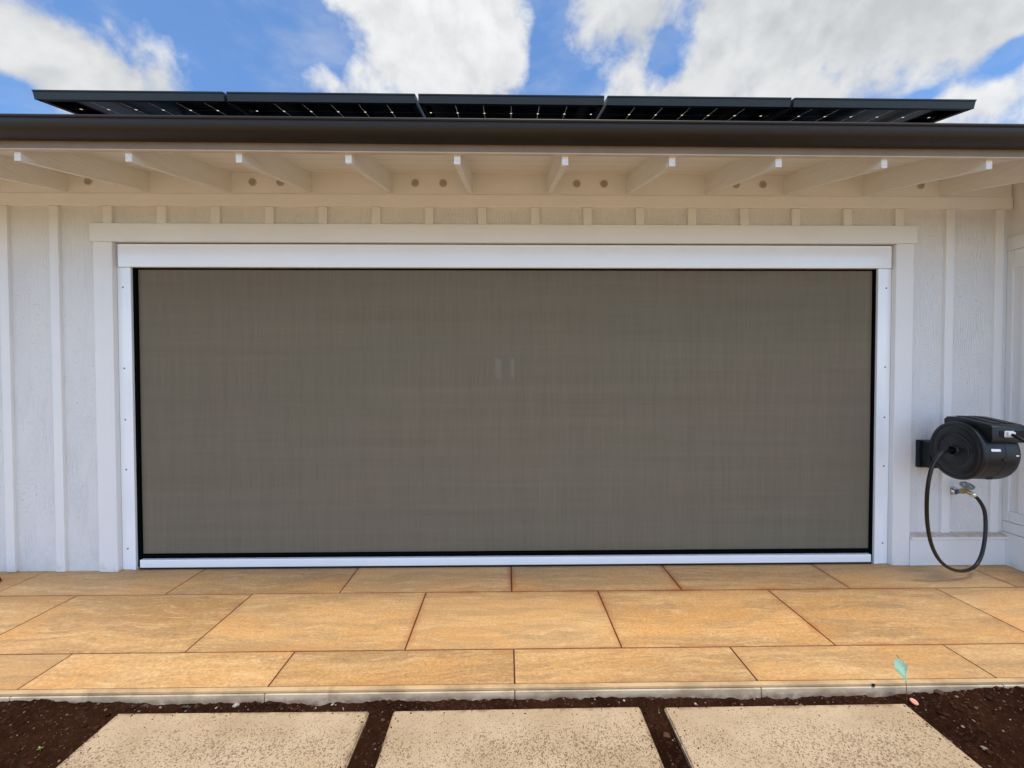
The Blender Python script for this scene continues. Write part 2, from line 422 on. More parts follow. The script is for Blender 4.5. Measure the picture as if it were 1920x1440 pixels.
def mat_panel_back():
    m, t, b = new_mat('solar_cells_seen_from_below')
    tc = t.new('ShaderNodeTexCoord').outputs['Object']
    x, y, z = t.sep(tc)
    s = .1680
    u = t.math('FRACT', t.math('ADD', t.math('MULTIPLY', t.math('SUBTRACT', x, .531), 1 / s), 50.5))
    du = t.math('MULTIPLY', t.math('ABSOLUTE', t.math('SUBTRACT', u, .5)), s)
    v = t.math('FRACT', t.math('ADD', t.math('MULTIPLY', t.math('SUBTRACT', y, .0755), 1 / s), 50.5))
    dv = t.math('MULTIPLY', t.math('ABSOLUTE', t.math('SUBTRACT', v, .5)), s)
    inside = t.mrange(t.math('ABSOLUTE', t.math('SUBTRACT', x, .531)), .5025, .5035, 1, 0, False)
    line = t.math('MULTIPLY', t.mrange(du, .0006, .0013, 1, 0, False), .75)
    inner = t.mrange(t.math('ABSOLUTE', t.math('SUBTRACT', x, .531)), .49, .495, 1, 0, False)
    dia = t.mrange(t.math('ADD', du, t.math('MULTIPLY', dv, .8)), .0070, .0095, 1, 0, False)
    row = t.math('MULTIPLY', t.mrange(dv, .0008, .0018, 1, 0, False), .16)
    k = t.math('MAXIMUM', t.math('MAXIMUM', t.math('MULTIPLY', line, inner), dia), row)
    c = t.mix(k, (.006, .007, .010), (.60, .56, .46))
    t.put(b.inputs['Base Color'], c)
    b.inputs['Roughness'].default_value = .12; b.inputs['Specular IOR Level'].default_value = .5
    tl = t.new('ShaderNodeBsdfTranslucent'); tl.inputs[0].default_value = (.95, .90, .76, 1)
    mx = t.new('ShaderNodeMixShader'); t.put(mx.inputs[0], t.math('MULTIPLY', k, .9))
    t.l.new(b.outputs[0], mx.inputs[1]); t.l.new(tl.outputs[0], mx.inputs[2])
    t.l.new(mx.outputs[0], t.n['Material Output'].inputs['Surface'])
    return m

def mat_ledge():
    m, t, b = new_mat('white_paint_dusty_ledge')
    tc = t.new('ShaderNodeTexCoord').outputs['Object']
    nz = t.sep(t.new('ShaderNodeNewGeometry').outputs['True Normal'])[2]
    n = t.noise(tc, 22.0, 5, .65)
    d = t.math('MULTIPLY', t.mrange(nz, .3, .6), t.mrange(n, .25, .6, .35, .95))
    t.put(b.inputs['Base Color'], t.mix(d, (.79, .78, .76), (.50, .37, .255))); b.inputs['Roughness'].default_value = .6
    return m
MAT = dict(
    siding=mat_siding(), trim_x=mat_trim('white_trim_paint', 'x'), trim_z=mat_trim('white_trim_paint_upright', 'z'),
    rafter=mat_rafter(), soffit=mat_soffit(), powder=mat_metal_white(), fabric=mat_fabric(), gutter=mat_gutter(),
    tile=mat_tile(), kerb=mat_kerb(), slab=mat_slab(), soil=mat_soil(), ground=mat_ground(), stones=mat_attr('mixed_pebbles', .95),
    ledge=mat_ledge(), edge_paint=simple('pale_tan_paint', (.56, .48, .40), .6, var=.06), strip=mat_kerb('tan_edge_strip', (.40, .26, .13), (.60, .40, .20)), fascia=simple('brown_fascia_paint', (.25, .19, .14), .55, bumpscale=60, bumpd=.001, var=.08), cells=mat_panel_back(),
    grout=simple('rusty_joint', (.060, .020, .006), .9, bumpscale=90, bumpd=.002, var=.3),
    black=simple('black_vinyl', (.004, .004, .004), .8),
    seal=simple('black_rubber_seal', (.006, .006, .006), .7),
    screwm=simple('dull_zinc_screw', (.18, .19, .20), .4, .7),
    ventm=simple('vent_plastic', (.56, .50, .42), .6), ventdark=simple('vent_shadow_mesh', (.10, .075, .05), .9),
    frame=simple('black_anodised_frame', (.016, .018, .020), .38, .3, var=.1),
    roofm=simple('dark_standing_seam', (.045, .04, .036), .4, .3, var=.15),
    glass=simple('dark_panel_glass', (.006, .008, .014), .06),
    plastic=simple('charcoal_plastic', (.0065, .0095, .0115), .42, bumpscale=500, bumpd=.0004, var=.12),
    plastic2=simple('charcoal_plastic_lid', (.012, .0135, .015), .5, bumpscale=500, bumpd=.0004, var=.12),
    dark=simple('black_recess', (.003, .003, .003), .8),
    hose=simple('black_rubber_hose', (.007, .0055, .005), .34, var=.15),
    brass=simple('worn_brass', (.42, .33, .18), .35, .9, var=.25), chrome=simple('worn_chrome', (.60, .60, .60), .22, .95, var=.2),
    handle=simple('cast_grey_handle', (.27, .27, .25), .4, .6, var=.3), blue=simple('blue_collar', (.05, .09, .20), .4),
    white=simple('white_plastic', (.72, .72, .70), .4), label=simple('white_sticker', (.82, .82, .82), .4),
    mint=simple('mint_plastic_film', (.58, .86, .68), .45, var=.06), wire=simple('rusted_wire', (.12, .055, .025), .7),
    coral=simple('coral_plastic', (.80, .33, .22), .5, var=.1), twig=simple('dark_dry_leaf', (.030, .026, .012), .8, var=.3),
    leaf=simple('young_green_leaf', (.20, .28, .06), .6), red=simple('dark_red_rubber', (.25, .02, .02), .5),
    interior=simple('interior_wall_paint', (.45, .42, .37), .8, var=.05), alu=simple('mill_aluminium', (.5, .5, .5), .4, .9),
)

# ------------------------------------------------------------------ mesh helpers
def tag(o, label=None, cat=None, group=None, kind=None):
    if label: o['label'] = label
    if cat: o['category'] = cat
    if group: o['group'] = group
    if kind: o['kind'] = kind
    return o
def empty(name, loc=(0, 0, 0), rz=0):
    o = bpy.data.objects.new(name, None); COL.objects.link(o)
    o.location = loc; o.rotation_euler = (0, 0, rz); o.empty_display_size = .1
    return o
class MB:
    def __init__(s): s.bm = bmesh.new()
    def box(s, a, b, bev=0.0, seg=1, M=None):
        t = bmesh.new()
        r = bmesh.ops.create_cube(t, size=1)
        for v in t.verts:
            for i in range(3): v.co[i] = a[i] + (v.co[i] + .5) * (b[i] - a[i])
        if bev: bmesh.ops.bevel(t, geom=t.edges[:], offset=bev, segments=seg, affect='EDGES', profile=.6)
        return s.add(t, M)
    def add(s, t, M=None):
        if M is not None: t.transform(M)
        me = bpy.data.meshes.new('tmp'); t.to_mesh(me); t.free(); s.bm.from_mesh(me); bpy.data.meshes.remove(me)
        return s
    def prism(s, prof, axis, a, b, M=None, bev=0.0):
        # prof: list of 2D points in the plane normal to axis
        t = bmesh.new()
        def P(p, q):
            return {'x': (q, p[0], p[1]), 'y': (p[0], q, p[1]), 'z': (p[0], p[1], q)}[axis]
        A = [t.verts.new(P(p, a)) for p in prof]; B = [t.verts.new(P(p, b)) for p in prof]
        n = len(prof)
        t.faces.new(A); t.faces.new(B[::-1])
        for i in range(n): t.faces.new((A[i], B[i], B[(i + 1) % n], A[(i + 1) % n]))
        bmesh.ops.recalc_face_normals(t, faces=t.faces[:])
        if bev: bmesh.ops.bevel(t, geom=t.edges[:], offset=bev, segments=1, affect='EDGES')
        return s.add(t, M)
    def lathe(s, prof, n=48, M=None, closed=False):
        # prof: (axial x, radius) pairs, turned around the X axis
        t = bmesh.new(); rings = []
        for (x, r) in prof:
            if r < 1e-6: rings.append([t.verts.new((x, 0, 0))])
            else: rings.append([t.verts.new((x, r * math.cos(2 * math.pi * k / n), r * math.sin(2 * math.pi * k / n))) for k in range(n)])
        for A, B in zip(rings, rings[1:]):
            for k in range(n):
                k2 = (k + 1) % n
                if len(A) == 1 and len(B) == 1: continue
                if len(A) == 1: t.faces.new((A[0], B[k], B[k2]))
                elif len(B) == 1: t.faces.new((A[k], B[0], A[k2]))
                else: t.faces.new((A[k], B[k], B[k2], A[k2]))
        bmesh.ops.recalc_face_normals(t, faces=t.faces[:])
        return s.add(t, M)
    def tube(s, pts, r, n=12, cap=True, M=None):
        t = bmesh.new(); pts = [Vector(p) for p in pts]; rings = []
        rad = r if hasattr(r, '__len__') else [r] * len(pts)
        prev = None
        for i, p in enumerate(pts):
            d = (pts[min(i + 1, len(pts) - 1)] - pts[max(i - 1, 0)]).normalized()
            if prev is None:
                up = Vector((0, 0, 1)) if abs(d.z) < .9 else Vector((1, 0, 0))
                a = d.cross(up).normalized()
            else: a = (prev - d * prev.dot(d)).normalized()
            prev = a; b = d.cross(a)
            rings.append([t.verts.new(p + rad[i] * (math.cos(2 * math.pi * k / n) * a + math.sin(2 * math.pi * k / n) * b)) for k in range(n)])
        for A, B in zip(rings, rings[1:]):
            for k in range(n): t.faces.new((A[k], A[(k + 1) % n], B[(k + 1) % n], B[k]))
        if cap: t.faces.new(rings[0][::-1]); t.faces.new(rings[-1])
        bmesh.ops.recalc_face_normals(t, faces=t.faces[:])
        return s.add(t, M)
    def build(s, name, mat, parent=None, smooth=False, shear=None):
        if shear:
            for v in s.bm.verts: v.co.z += shear(v.co)
        me = bpy.data.meshes.new(name); s.bm.to_mesh(me); s.bm.free()
        if smooth:
            me.shade_smooth()
            try: me.set_sharp_from_angle(angle=R(38))
            except Exception: pass
        me.materials.append(mat)
        o = bpy.data.objects.new(name, me); COL.objects.link(o)
        if parent: o.parent = parent
        return o
def spline(pts, k=6):
    P = [Vector(p) for p in pts]; out = []
    for i in range(len(P) - 1):
        p0 = P[max(i - 1, 0)]; p1 = P[i]; p2 = P[i + 1]; p3 = P[min(i + 2, len(P) - 1)]
        for j in range(k):
            u = j / k
            out.append(.5 * ((2 * p1) + (p2 - p0) * u + (2 * p0 - 5 * p1 + 4 * p2 - p3) * u * u + (3 * p1 - p0 - 3 * p2 + p3) * u ** 3))
    out.append(P[-1]); return out
def copy_tree(o, parent=None):
    c = o.copy(); COL.objects.link(c); c.parent = parent
    for ch in list(o.children): copy_tree(ch, c)
    return c

# ================================================================== SETTING
# ground to the horizon
b = MB(); b.box((-400, -400, -.40), (400, 400, -.13))
tag(b.build('ground', MAT['ground']), kind='structure')

# --- patio: grout bed, tiles, edge strip, stone kerb
WALLX1 = 4.03
X0, XE = -7.0, 8.0
YF = -1.235
b = MB(); b.box((X0, YF, -.125), (XE, 6.0, -.0035))
patio = tag(b.build('patio', MAT['grout']), kind='structure')
def tiles():
    bm = bmesh.new(); bm.loops.layers.uv.new('loc'); bm.loops.layers.uv.new('edge'); bm.verts.layers.float_color.new('rnd')
    uvl = bm.loops.layers.uv['loc']; uve = bm.loops.layers.uv['edge']; cl = bm.verts.layers.float_color['rnd']
    g = .0040
    for (ya, yb, xo, d) in [(-1.235, -.978, .038, .257), (-.978, -.368, .6477, .61), (-.368, .242, .034, .61), (.242, .852, .6477, .61)]:
        for k in range(-8, 9):
            xa = xo + k * 1.22; xb = xa + 1.22
            if xb < X0 or xa > XE: continue
            ru = random.uniform(0, 50); rv = random.uniform(0, 50); rn = (random.random(), random.random(), random.random(), 1)
            dz = random.uniform(-.0006, .0006)
            x1, x2, y1, y2 = xa + g, xb - g, ya + (g if ya > -1.2 else 0), yb - g
            c = [(x1, y1), (x2, y1), (x2, y2), (x1, y2)]
            e = .05
            ci = [(x1 + e, y1 + e), (x2 - e, y1 + e), (x2 - e, y2 - e), (x1 + e, y2 - e)]
            top = [bm.verts.new((p[0], p[1], dz)) for p in c]; inn = [bm.verts.new((p[0], p[1], dz)) for p in ci]; bot = [bm.verts.new((p[0], p[1], -.02)) for p in c]
            for v in top + bot + inn: v[cl] = rn
            iset = set(inn)
            fs = [bm.faces.new(inn)] + [bm.faces.new((top[i], top[(i + 1) % 4], inn[(i + 1) % 4], inn[i])) for i in range(4)] + [bm.faces.new((bot[i], bot[(i + 1) % 4], top[(i + 1) % 4], top[i])) for i in range(4)]
            for f in fs:
                for L in f.loops:
                    p = L.vert.co
                    L[uvl].uv = (p.x - xa + ru, p.y - ya + rv)
                    q = e if L.vert in iset else 0.0
                    L[uve].uv = (q, q)
    me = bpy.data.meshes.new('paving'); bm.to_mesh(me); bm.free(); me.materials.append(MAT['tile'])
    o = bpy.data.objects.new('paving', me); COL.objects.link(o); o.parent = patio
tiles()
b = MB(); b.box((X0, -1.262, -.0125), (XE, -1.2385, .0008), .0015)
b.build('edge_strip', MAT['strip'], patio)
b = MB(); xs = [X0] + [.038 + k * 1.22 for k in range(-5, 7)] + [XE]
for xa, xb in zip(xs, xs[1:]):
    b.box((xa + .002, -1.268, -.125), (xb - .002, -1.236, -.0155), .002)
b.build('kerb_stones', MAT['kerb'], patio)

# --- soil
def vnoise(x, y, seed):
    xi = np.floor(x).astype(int); yi = np.floor(y).astype(int); fx = x - xi; fy = y - yi
    fx = fx * fx * (3 - 2 * fx); fy = fy * fy * (3 - 2 * fy)
    def h(a, b):
        n = (a * 374761393 + b * 668265263 + seed * 974634777) & 0x7fffffff
        n = ((n ^ (n >> 13)) * 1274126177) & 0x7fffffff
        return ((n ^ (n >> 16)) & 0xffff) / 65535.0
    return (h(xi, yi) * (1 - fx) + h(xi + 1, yi) * fx) * (1 - fy) + (h(xi, yi + 1) * (1 - fx) + h(xi + 1, yi + 1) * fx) * fy
def fbm(x, y, s, oct=4, seed=1):
    v = 0; a = .5; 
    for i in range(oct): v = v + a * (vnoise(x * s, y * s, seed + i) - .5); s *= 2.1; a *= .55
    return v
SLABS = [(-1.843, -.655), (-.540, .638), (.753, 1.932)]
SY1, SY0 = -1.314, -2.35
def soil_h(x, y):
    x = np.asarray(x, float); y = np.asarray(y, float)
    z = -.080 + .030 * fbm(x, y, 3.0, 3, 5) + .030 * fbm(x, y, 12.0, 3, 9) + .020 * fbm(x, y, 45.0, 3, 21)
    near = np.clip((y + 1.36) / .10, 0, 1); z = z + .026 * near
    side = np.clip((np.abs(x - .04) - 1.9) / .5, 0, 1); z = z + .022 * side * (1 + fbm(x, y, 2.0, 2, 3))
    # keep the earth a little below the slab tops beside and under them
    for a, c in SLABS:
        dx = np.maximum(np.maximum(a - x, x - c), 0); dy = np.maximum(np.maximum(y - SY1, SY0 - y), 0)
        d = np.hypot(dx, dy); k = np.clip(1 - d / .05, 0, 1)
        z = z * (1 - k) + (np.minimum(z, -.073)) * k
    return z
def soil():
    xs = np.concatenate([np.arange(-6, -2.6, .05), np.arange(-2.6, 2.9, .011), np.arange(2.9, 6.01, .05)])
    ys = np.concatenate([np.arange(-1.2655, -1.75, -.009), np.arange(-1.75, -2.75, -.05)])
    Xg, Yg = np.meshgrid(xs, ys); Zg = soil_h(Xg, Yg)
    nx, ny = len(xs), len(ys)
    V = np.stack([Xg, Yg, Zg], -1).reshape(-1, 3)
    i = np.arange(ny - 1)[:, None] * nx + np.arange(nx - 1)[None]
    F = np.stack([i, i + nx, i + nx + 1, i + 1], -1).reshape(-1, 4)
    me = bpy.data.meshes.new('soil'); me.from_pydata(V.tolist(), [], F.tolist()); me.shade_smooth(); me.materials.append(MAT['soil'])
    o = bpy.data.objects.new('soil', me); COL.objects.link(o); tag(o, kind='structure')
soil()

# --- pebbles and clods on the soil (nobody could count them)
def pebbles():
    pal = [((.26, .19, .135), .06), ((.44, .37, .30), .022), ((.17, .105, .066), .13), ((.095, .048, .029), .28), ((.042, .0175, .010), .49), ((.18, .14, .12), .02)]
    cols = [p[0] for p in pal]; pr = np.array([p[1] for p in pal]); pr /= pr.sum()
    ico = []
    for sub in (1, 2):
        t = bmesh.new(); bmesh.ops.create_icosphere(t, subdivisions=sub, radius=1.0); t.verts.ensure_lookup_table()
        ico.append((np.array([v.co[:] for v in t.verts]), np.array([[v.index for v in f.verts] for f in t.faces]))); t.free()
    N = 9000; NC = 900
    x = rng.uniform(-3.2, 3.4, N); y = -1.272 - (rng.rand(N) ** 1.3) * .62
    ok = np.ones(N, bool)
    for a, c in SLABS: ok &= ~((x > a - .004) & (x < c + .004) & (y > SY0) & (y < SY1 + .004))
    x, y = x[ok], y[ok]; z = soil_h(x, y)
    # crumbs of soil carried up onto the slab edges
    ex, ey, ez = [], [], []
    for a, c in SLABS:
        for k in range(70):
            q = abs(rng.normal(0, .022)); side = rng.randint(3)
            if side == 0: px, py = a + .006 + q, SY1 - rng.uniform(0, .5)
            elif side == 1: px, py = c - .006 - q, SY1 - rng.uniform(0, .5)
            else: px, py = rng.uniform(a, c), SY1 - .006 - q
            ex.append(px); ey.append(py); ez.append(-.0598)
    n0 = len(x); x = np.concatenate([x, ex]); y = np.concatenate([y, ey]); z = np.concatenate([z, ez])
    VV = []; FF = []; CC = []; base = 0
    for k in range(len(x)):
        r = .0017 + .0052 * rng.rand() ** 3.5
        if rng.rand() < .012: r = rng.uniform(.008, .015)
        c = np.array(cols[rng.choice(len(cols), p=pr)]) * rng.uniform(.8, 1.15)
        if k < NC: r = .003 + .0085 * rng.rand() ** 2.2; c = np.array([.042, .0165, .0085]) * rng.uniform(.6, 1.5)
        if k >= n0: r = .0015 + .0025 * rng.rand(); c = np.array([.07, .034, .02]) * rng.uniform(.6, 1.4)
        P, F = ico[0 if r < .006 else 1]
        q = P * (1 + rng.uniform(-.16, .16, (len(P), 1))) * r * np.array([rng.uniform(.8, 1.5), rng.uniform(.7, 1.1), rng.uniform(.45, .8)])
        a = rng.uniform(0, 6.28); ca, sa = math.cos(a), math.sin(a)
        VV.append(np.stack([x[k] + ca * q[:, 0] - sa * q[:, 1], y[k] + sa * q[:, 0] + ca * q[:, 1], z[k] + q[:, 2] + r * .2], -1))
        FF.append(F + base); base += len(P); CC.append(np.tile(np.append(c, 1.0), (len(P), 1)))
    V = np.concatenate(VV); F = np.concatenate(FF); Cc = np.concatenate(CC)
    me = bpy.data.meshes.new('pebbles'); me.from_pydata(V.tolist(), [], F.tolist())
    at = me.attributes.new('tone', 'FLOAT_COLOR', 'POINT'); at.data.foreach_set('color', Cc.astype(np.float32).ravel())
    me.materials.append(MAT['stones'])
    o = bpy.data.objects.new('pebbles', me); COL.objects.link(o)
    tag(o, 'small pale pebbles and brown clods scattered over the dark soil', 'pebbles', kind='stuff')
pebbles()

# ================================================================== HOUSE
house = tag(empty('house'), 'white board and batten house with exposed rafters, dark gutter and wide door opening', 'house')
def EV(co): return -.0033 * co.x * min(1.0, max(0.0, -co.y / .9))   # the eave falls slightly to the right
HX0 = -6.5
# siding (around the opening x -3.05..3.10, z 0..2.58)
b = MB()
b.box((HX0, 0, 0), (-3.06, .15, 3.12)); b.box((3.108, 0, 0), (WALLX1 + .02, .15, 3.12)); b.box((-3.06, 0, 2.588), (3.108, .15, 3.12))
b.build('siding', MAT['siding'], house)
# battens
def batten(x, z0, z1, w=.067):
    q = MB(); q.box((x - w / 2, -.022, z0), (x + w / 2, .004, z1), .002); q.build('batten', MAT['trim_z'], house)
for k in range(16): batten(-3.088 + k * .4143, 2.722, 2.856)
for x in (-3.500, -3.886, -4.30, -4.715, -5.13, -5.545, -5.96): batten(x, .003, 2.856)
for x in (3.540, 3.940): batten(x, .262, 2.856)
# frieze board, blocking, base board, sloping ledge
b = MB(); b.box((HX0, -.030, 2.858), (WALLX1, .004, 2.951), .003); b.build('frieze_board', MAT['trim_x'], house)
b = MB(); b.box((3.2445, -.030, .0015), (WALLX1 - .004, .004, .214), .002); b.build('base_board', MAT['trim_x'], house)
b = MB(); b.prism([(-.046, .217), (-.046, .238), (.002, .265), (.002, .217)], 'x', 3.2445, WALLX1 - .003, bev=.003); b.build('sloping_ledge', MAT['ledge'], house)
# casing round the opening
b = MB(); b.box((-3.214, -.034, 2.580), (3.260, .004, 2.720), .003); b.build('head_casing', MAT['trim_x'], house)
b = MB(); b.box((-3.196, -.029, .0015), (-3.051, .05, 2.579), .003); b.build('jamb_casing', MAT['trim_z'], house)
b = MB(); b.box((3.099, -.029, .0015), (3.241, .05, 2.579), .003); b.build('jamb_casing', MAT['trim_z'], house)
# rafters: bottom 2.962 at the wall falling 1 in 4
RP = [(.10, 2.994), (-.860, 2.754), (-.860, 2.912), (.10, 3.149)]
rx = [-2.780 + k * .6244 for k in range(-5, 11)] + [4.71, 5.335, 5.96]
for x in rx:
    q = MB(); q.prism(RP, 'x', x - .0185, x + .0185, bev=.0015); q.build('rafter', MAT['rafter'], house, shear=EV)
# blocking between the rafters with round vents
b = MB(); b.box((HX0, -.018, 2.9515), (WALLX1, .006, 3.125)); b.build('eave_blocking', MAT['trim_x'], house)
def vent(x, z=3.043):
    q = MB(); T = Matrix.Translation((x, -.018, z)) @ Matrix.Rotation(R(90), 4, 'Z')
    q.lathe([(.004, .024), (-.005, .024), (-.007, .0265), (-.006, .030), (.001, .0315)], 32, Matrix.Translation((x, -.018, z)) @ Matrix.Rotation(R(90), 4, 'Z'))
    v = q.build('vent', MAT['ventm'], house, smooth=True)
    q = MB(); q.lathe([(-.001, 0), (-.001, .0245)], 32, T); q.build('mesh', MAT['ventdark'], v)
    q = MB()
    for i in range(-3, 4):
        zz = i * .0068; hw = math.sqrt(max(.024 ** 2 - zz * zz, 1e-6))
        q.box((x - hw, -.024, z + zz - .0018), (x + hw, -.0195, z + zz + .0018))
    q.build('louvres', MAT['ventm'], v)
for x in (-3.229, -3.01, -1.969, -1.755, -.710, -.493, .555, .769, 1.816, 2.029, 3.07, 3.293): vent(x)
# soffit boards on the rafters, roof, fascia, gutter
SOF = lambda y: 3.1245 + .25 * y
b = MB(); b.prism([(.2, SOF(.2) + .0015), (-.8605, SOF(-.8605) + .0015), (-.8605, SOF(-.8605) + .022), (.2, SOF(.2) + .022)], 'x', HX0, 7.5); b.build('soffit_boards', MAT['soffit'], house, shear=EV)
b = MB(); b.prism([(4.6, SOF(4.6) + .024), (-.915, SOF(-.915) + .026), (-.915, SOF(-.915) + .036), (4.6, SOF(4.6) + .036)], 'x', HX0, 7.5)
for k in range(36):
    x = HX0 + .2 + k * .4
    b.prism([(4.6, SOF(4.6) + .037), (-.91, SOF(-.91) + .037), (-.91, SOF(-.91) + .062), (4.6, SOF(4.6) + .062)], 'x', x, x + .012)
b.build('roof', MAT['roofm'], house, shear=EV)
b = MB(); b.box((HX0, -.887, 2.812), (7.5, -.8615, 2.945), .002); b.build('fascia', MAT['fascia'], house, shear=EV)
b = MB(); b.box((HX0, -.8865, 2.8045), (7.5, -.8620, 2.8115), .001); b.build('fascia_edge', MAT['edge_paint'], house, shear=EV)  # one even pale tan, close to the soffit tone
def gutter():
    outer = [(-.8885, 2.935), (-.8885, 2.854), (-.893, 2.8485), (-.905, 2.846), (-.925, 2.8462), (-.945, 2.849), (-.962, 2.8535), (-.9745, 2.8595), (-.978, 2.8612),
             (-.985, 2.8655), (-.993, 2.875), (-.998, 2.886), (-1.0005, 2.898), (-1.001, 2.911)]
    bead = [(-1.001 + .0085 * (math.sin(a) * -1), 2.9185 - .0085 * math.cos(a)) for a in [R(20 + 32 * i) for i in range(10)]]
    bead = [(-1.0035 - .0080 * math.sin(R(a)), 2.9190 - .0080 * math.cos(R(a))) for a in range(10, 300, 29)]
    inner = [(-.9975, 2.912), (-.997, 2.898), (-.990, 2.879), (-.975, 2.865), (-.945, 2.8525), (-.905, 2.8495), (-.892, 2.854), (-.892, 2.935)]
    prof = outer + bead + inner
    q = MB()
    segs = [HX0, -3.66, 2.43, 7.5]
    for xa, xb in zip(segs, segs[1:]): q.prism(prof, 'x', xa + .0004, xb - .0004)
    o = q.build('gutter', MAT['gutter'], house, smooth=True, shear=EV)
gutter()
# side wing at the right corner: wall with cased panel
b = MB(); b.prism([(.15, 0), (-.86, 0), (-.86, SOF(-.86) - .02), (.15, SOF(.15) - .02)], 'x', 4.047, 4.20); b.build('wing_wall', MAT['trim_z'], house)
wx = 4.047
def wing(name, y0, y1, z0, z1, face):
    q = MB(); q.box((face, y0, z0), (wx + .002, y1, z1), .002); q.build(name, MAT['trim_z'], house)
wing('wing_casing', -.90, -.001, 2.530, 2.638, 4.022)
wing('wing_casing', -.0405, -.001, .3585, 2.528, 4.027)
wing('wing_casing', -.90, -.0415, 2.382, 2.528, 4.030)
wing('wing_casing', -.90, -.0415, .3585, .443, 4.030)
wing('wing_casing', -.90, -.096, .4445, 2.3805, 4.030)
wing('wing_casing', -.90, -.001, .2695, .3545, 4.0285)
wing('wing_casing', -.90, -.001, .0015, .2655, 4.0265)
# dim room behind the screen, far wall slotted so sky makes pale strips
b = MB()
b.box((-3.6, .15, 2.95), (3.6, 5.2, 3.0)); b.box((-3.6, .15, 0), (-3.45, 5.2, 2.95)); b.box((3.45, .15, 0), (3.6, 5.2, 2.95))
for (xa, xb, za, zb) in [(-3.45, -.235, 0, 2.95), (.160, 3.45, 0, 2.95), (-.115, .078, 0, 2.95), (-.235, -.115, 0, 1.47), (-.235, -.115, 1.90, 2.95), (.078, .160, 0, 1.48), (.078, .160, 1.90, 2.95)]:
    b.box((xa, 5.0, za), (xb, 5.2, zb))
b.build('room_shell', MAT['interior'], house)

# ================================================================== ROLLER SCREEN
scr = tag(empty('roller_screen'), 'wide taupe mesh roller screen in white frame, fully lowered over the door opening', 'screen')
b = MB(); b.box((-3.033, -.004, 2.391), (3.085, .10, 2.571), .006, 3); b.build('header_box', MAT['powder'], scr, smooth=True)
def track(x0, xm, x1, out):
    q = MB(); q.box((min(x0, xm), .010, .002), (max(x0, xm), .06, 2.3895), .0015); t = q.build('side_track', MAT['powder'], scr)
    q = MB(); q.box((min(xm, x1) + .0012, .004, .002), (max(xm, x1) - .0012, .06, 2.3895), .0015); q.build('track_cover', MAT['powder'], t)
    for z in (2.235, 1.60, 1.195, .80, .17):
        q = MB(); q.lathe([(.001, 0), (-.0022, .0), (-.003, .004), (-.002, .0062), (.001, .0065)], 16, Matrix.Translation(((x0 + xm) / 2 - .004 * out, .0095, z)) @ Matrix.Rotation(R(90), 4, 'Z'))
        q.build('screw', MAT['screwm'], t, smooth=True)
track(-3.049, -2.972, -2.940, -1); track(3.097, 3.022, 2.984, 1)
def fabric():
    xs = np.linspace(-2.925, 2.972, 90); zs = np.linspace(.10, 2.40, 40)
    Xg, Zg = np.meshgrid(xs, zs)
    Yg = .042 + .010 * fbm(Xg + 7, Zg * .6 + 3, .8, 3, 4)
    V = np.stack([Xg, Yg, Zg], -1).reshape(-1, 3); nx = len(xs)
    i = np.arange(len(zs) - 1)[:, None] * nx + np.arange(nx - 1)[None]
    F = np.stack([i, i + 1, i + nx + 1, i + nx], -1).reshape(-1, 4)
    me = bpy.data.meshes.new('screen_fabric'); me.from_pydata(V.tolist(), [], F.tolist()); me.shade_smooth(); me.materials.append(MAT['fabric'])
    o = bpy.data.objects.new('screen_fabric', me); COL.objects.link(o); o.parent = scr
fabric()
b = MB(); b.box((-2.9395, .022, .018), (-2.914, .06, 2.3895)); b.build('zip_edge', MAT['black'], scr)
b = MB(); b.box((2.967, .022, .018), (2.9835, .06, 2.3895)); b.build('zip_edge', MAT['black'], scr)
b = MB(); b.box((-2.914, .026, 2.381), (2.967, .06, 2.3895)); b.build('top_gap_strip', MAT['black'], scr)
b = MB(); b.box((-2.913, .024, .084), (2.966, .06, .116), .002); b.build('weight_pocket', MAT['black'], scr)
b = MB(); b.box((-2.906, -.002, .0195), (2.956, .05, .0825), .006, 3); b.build('bottom_bar', MAT['powder'], scr, smooth=True)
b = MB(); b.box((-2.914, .006, .002), (2.967, .048, .0190), .002); b.build('rubber_seal', MAT['seal'], scr)

# ================================================================== SOLAR PANELS
PW, PL, PH = 1.062, 1.72, .046
def solar_panel():
    r = empty('solar_panel')
    q = MB()
    # near frame rail: face with a narrow lip at top and a flange turned in at the bottom
    q.prism([(0, 0), (0, PH - .009), (-.004, PH - .007), (-.004, PH), (.012, PH), (.012, .0016), (.030, .0016), (.030, 0)], 'x', 0, PW)
    q.prism([(PL, 0), (PL, PH), (PL - .012, PH), (PL - .012, .0016), (PL - .03, .0016), (PL - .03, 0)], 'x', 0, PW)
    q.prism([(-.0015, 0), (-.0015, PH), (.010, PH), (.010, .0016), (.028, .0016), (.028, 0)], 'y', .0005, PL - .0005)
    q.prism([(PW + .0015, 0), (PW + .0015, PH), (PW - .010, PH), (PW - .010, .0016), (PW - .028, .0016), (PW - .028, 0)], 'y', .0005, PL - .0005)
    q.build('frame', MAT['frame'], r)
    q = MB(); q.box((.0105, .0125, PH - .012), (PW - .0105, PL - .0125, PH - .009)); q.build('cell_sheet', MAT['cells'], r)
    for x in (.30, .53, .76):
        q = MB(); q.box((x - .04, .80, PH - .030), (x + .04, .86, PH - .0125), .003); q.build('junction_box', MAT['black'], r)
    return r
plabels = ['solar panel at the left end of the roof row, outer corner against the sky',
           'second solar panel from the left end of the roof row',
           'middle solar panel of the five, seen straight on above the gutter',
           'second solar panel from the right end of the roof row',
           'solar panel at the right end of the roof row, outer corner against the sky']
p0 = solar_panel()
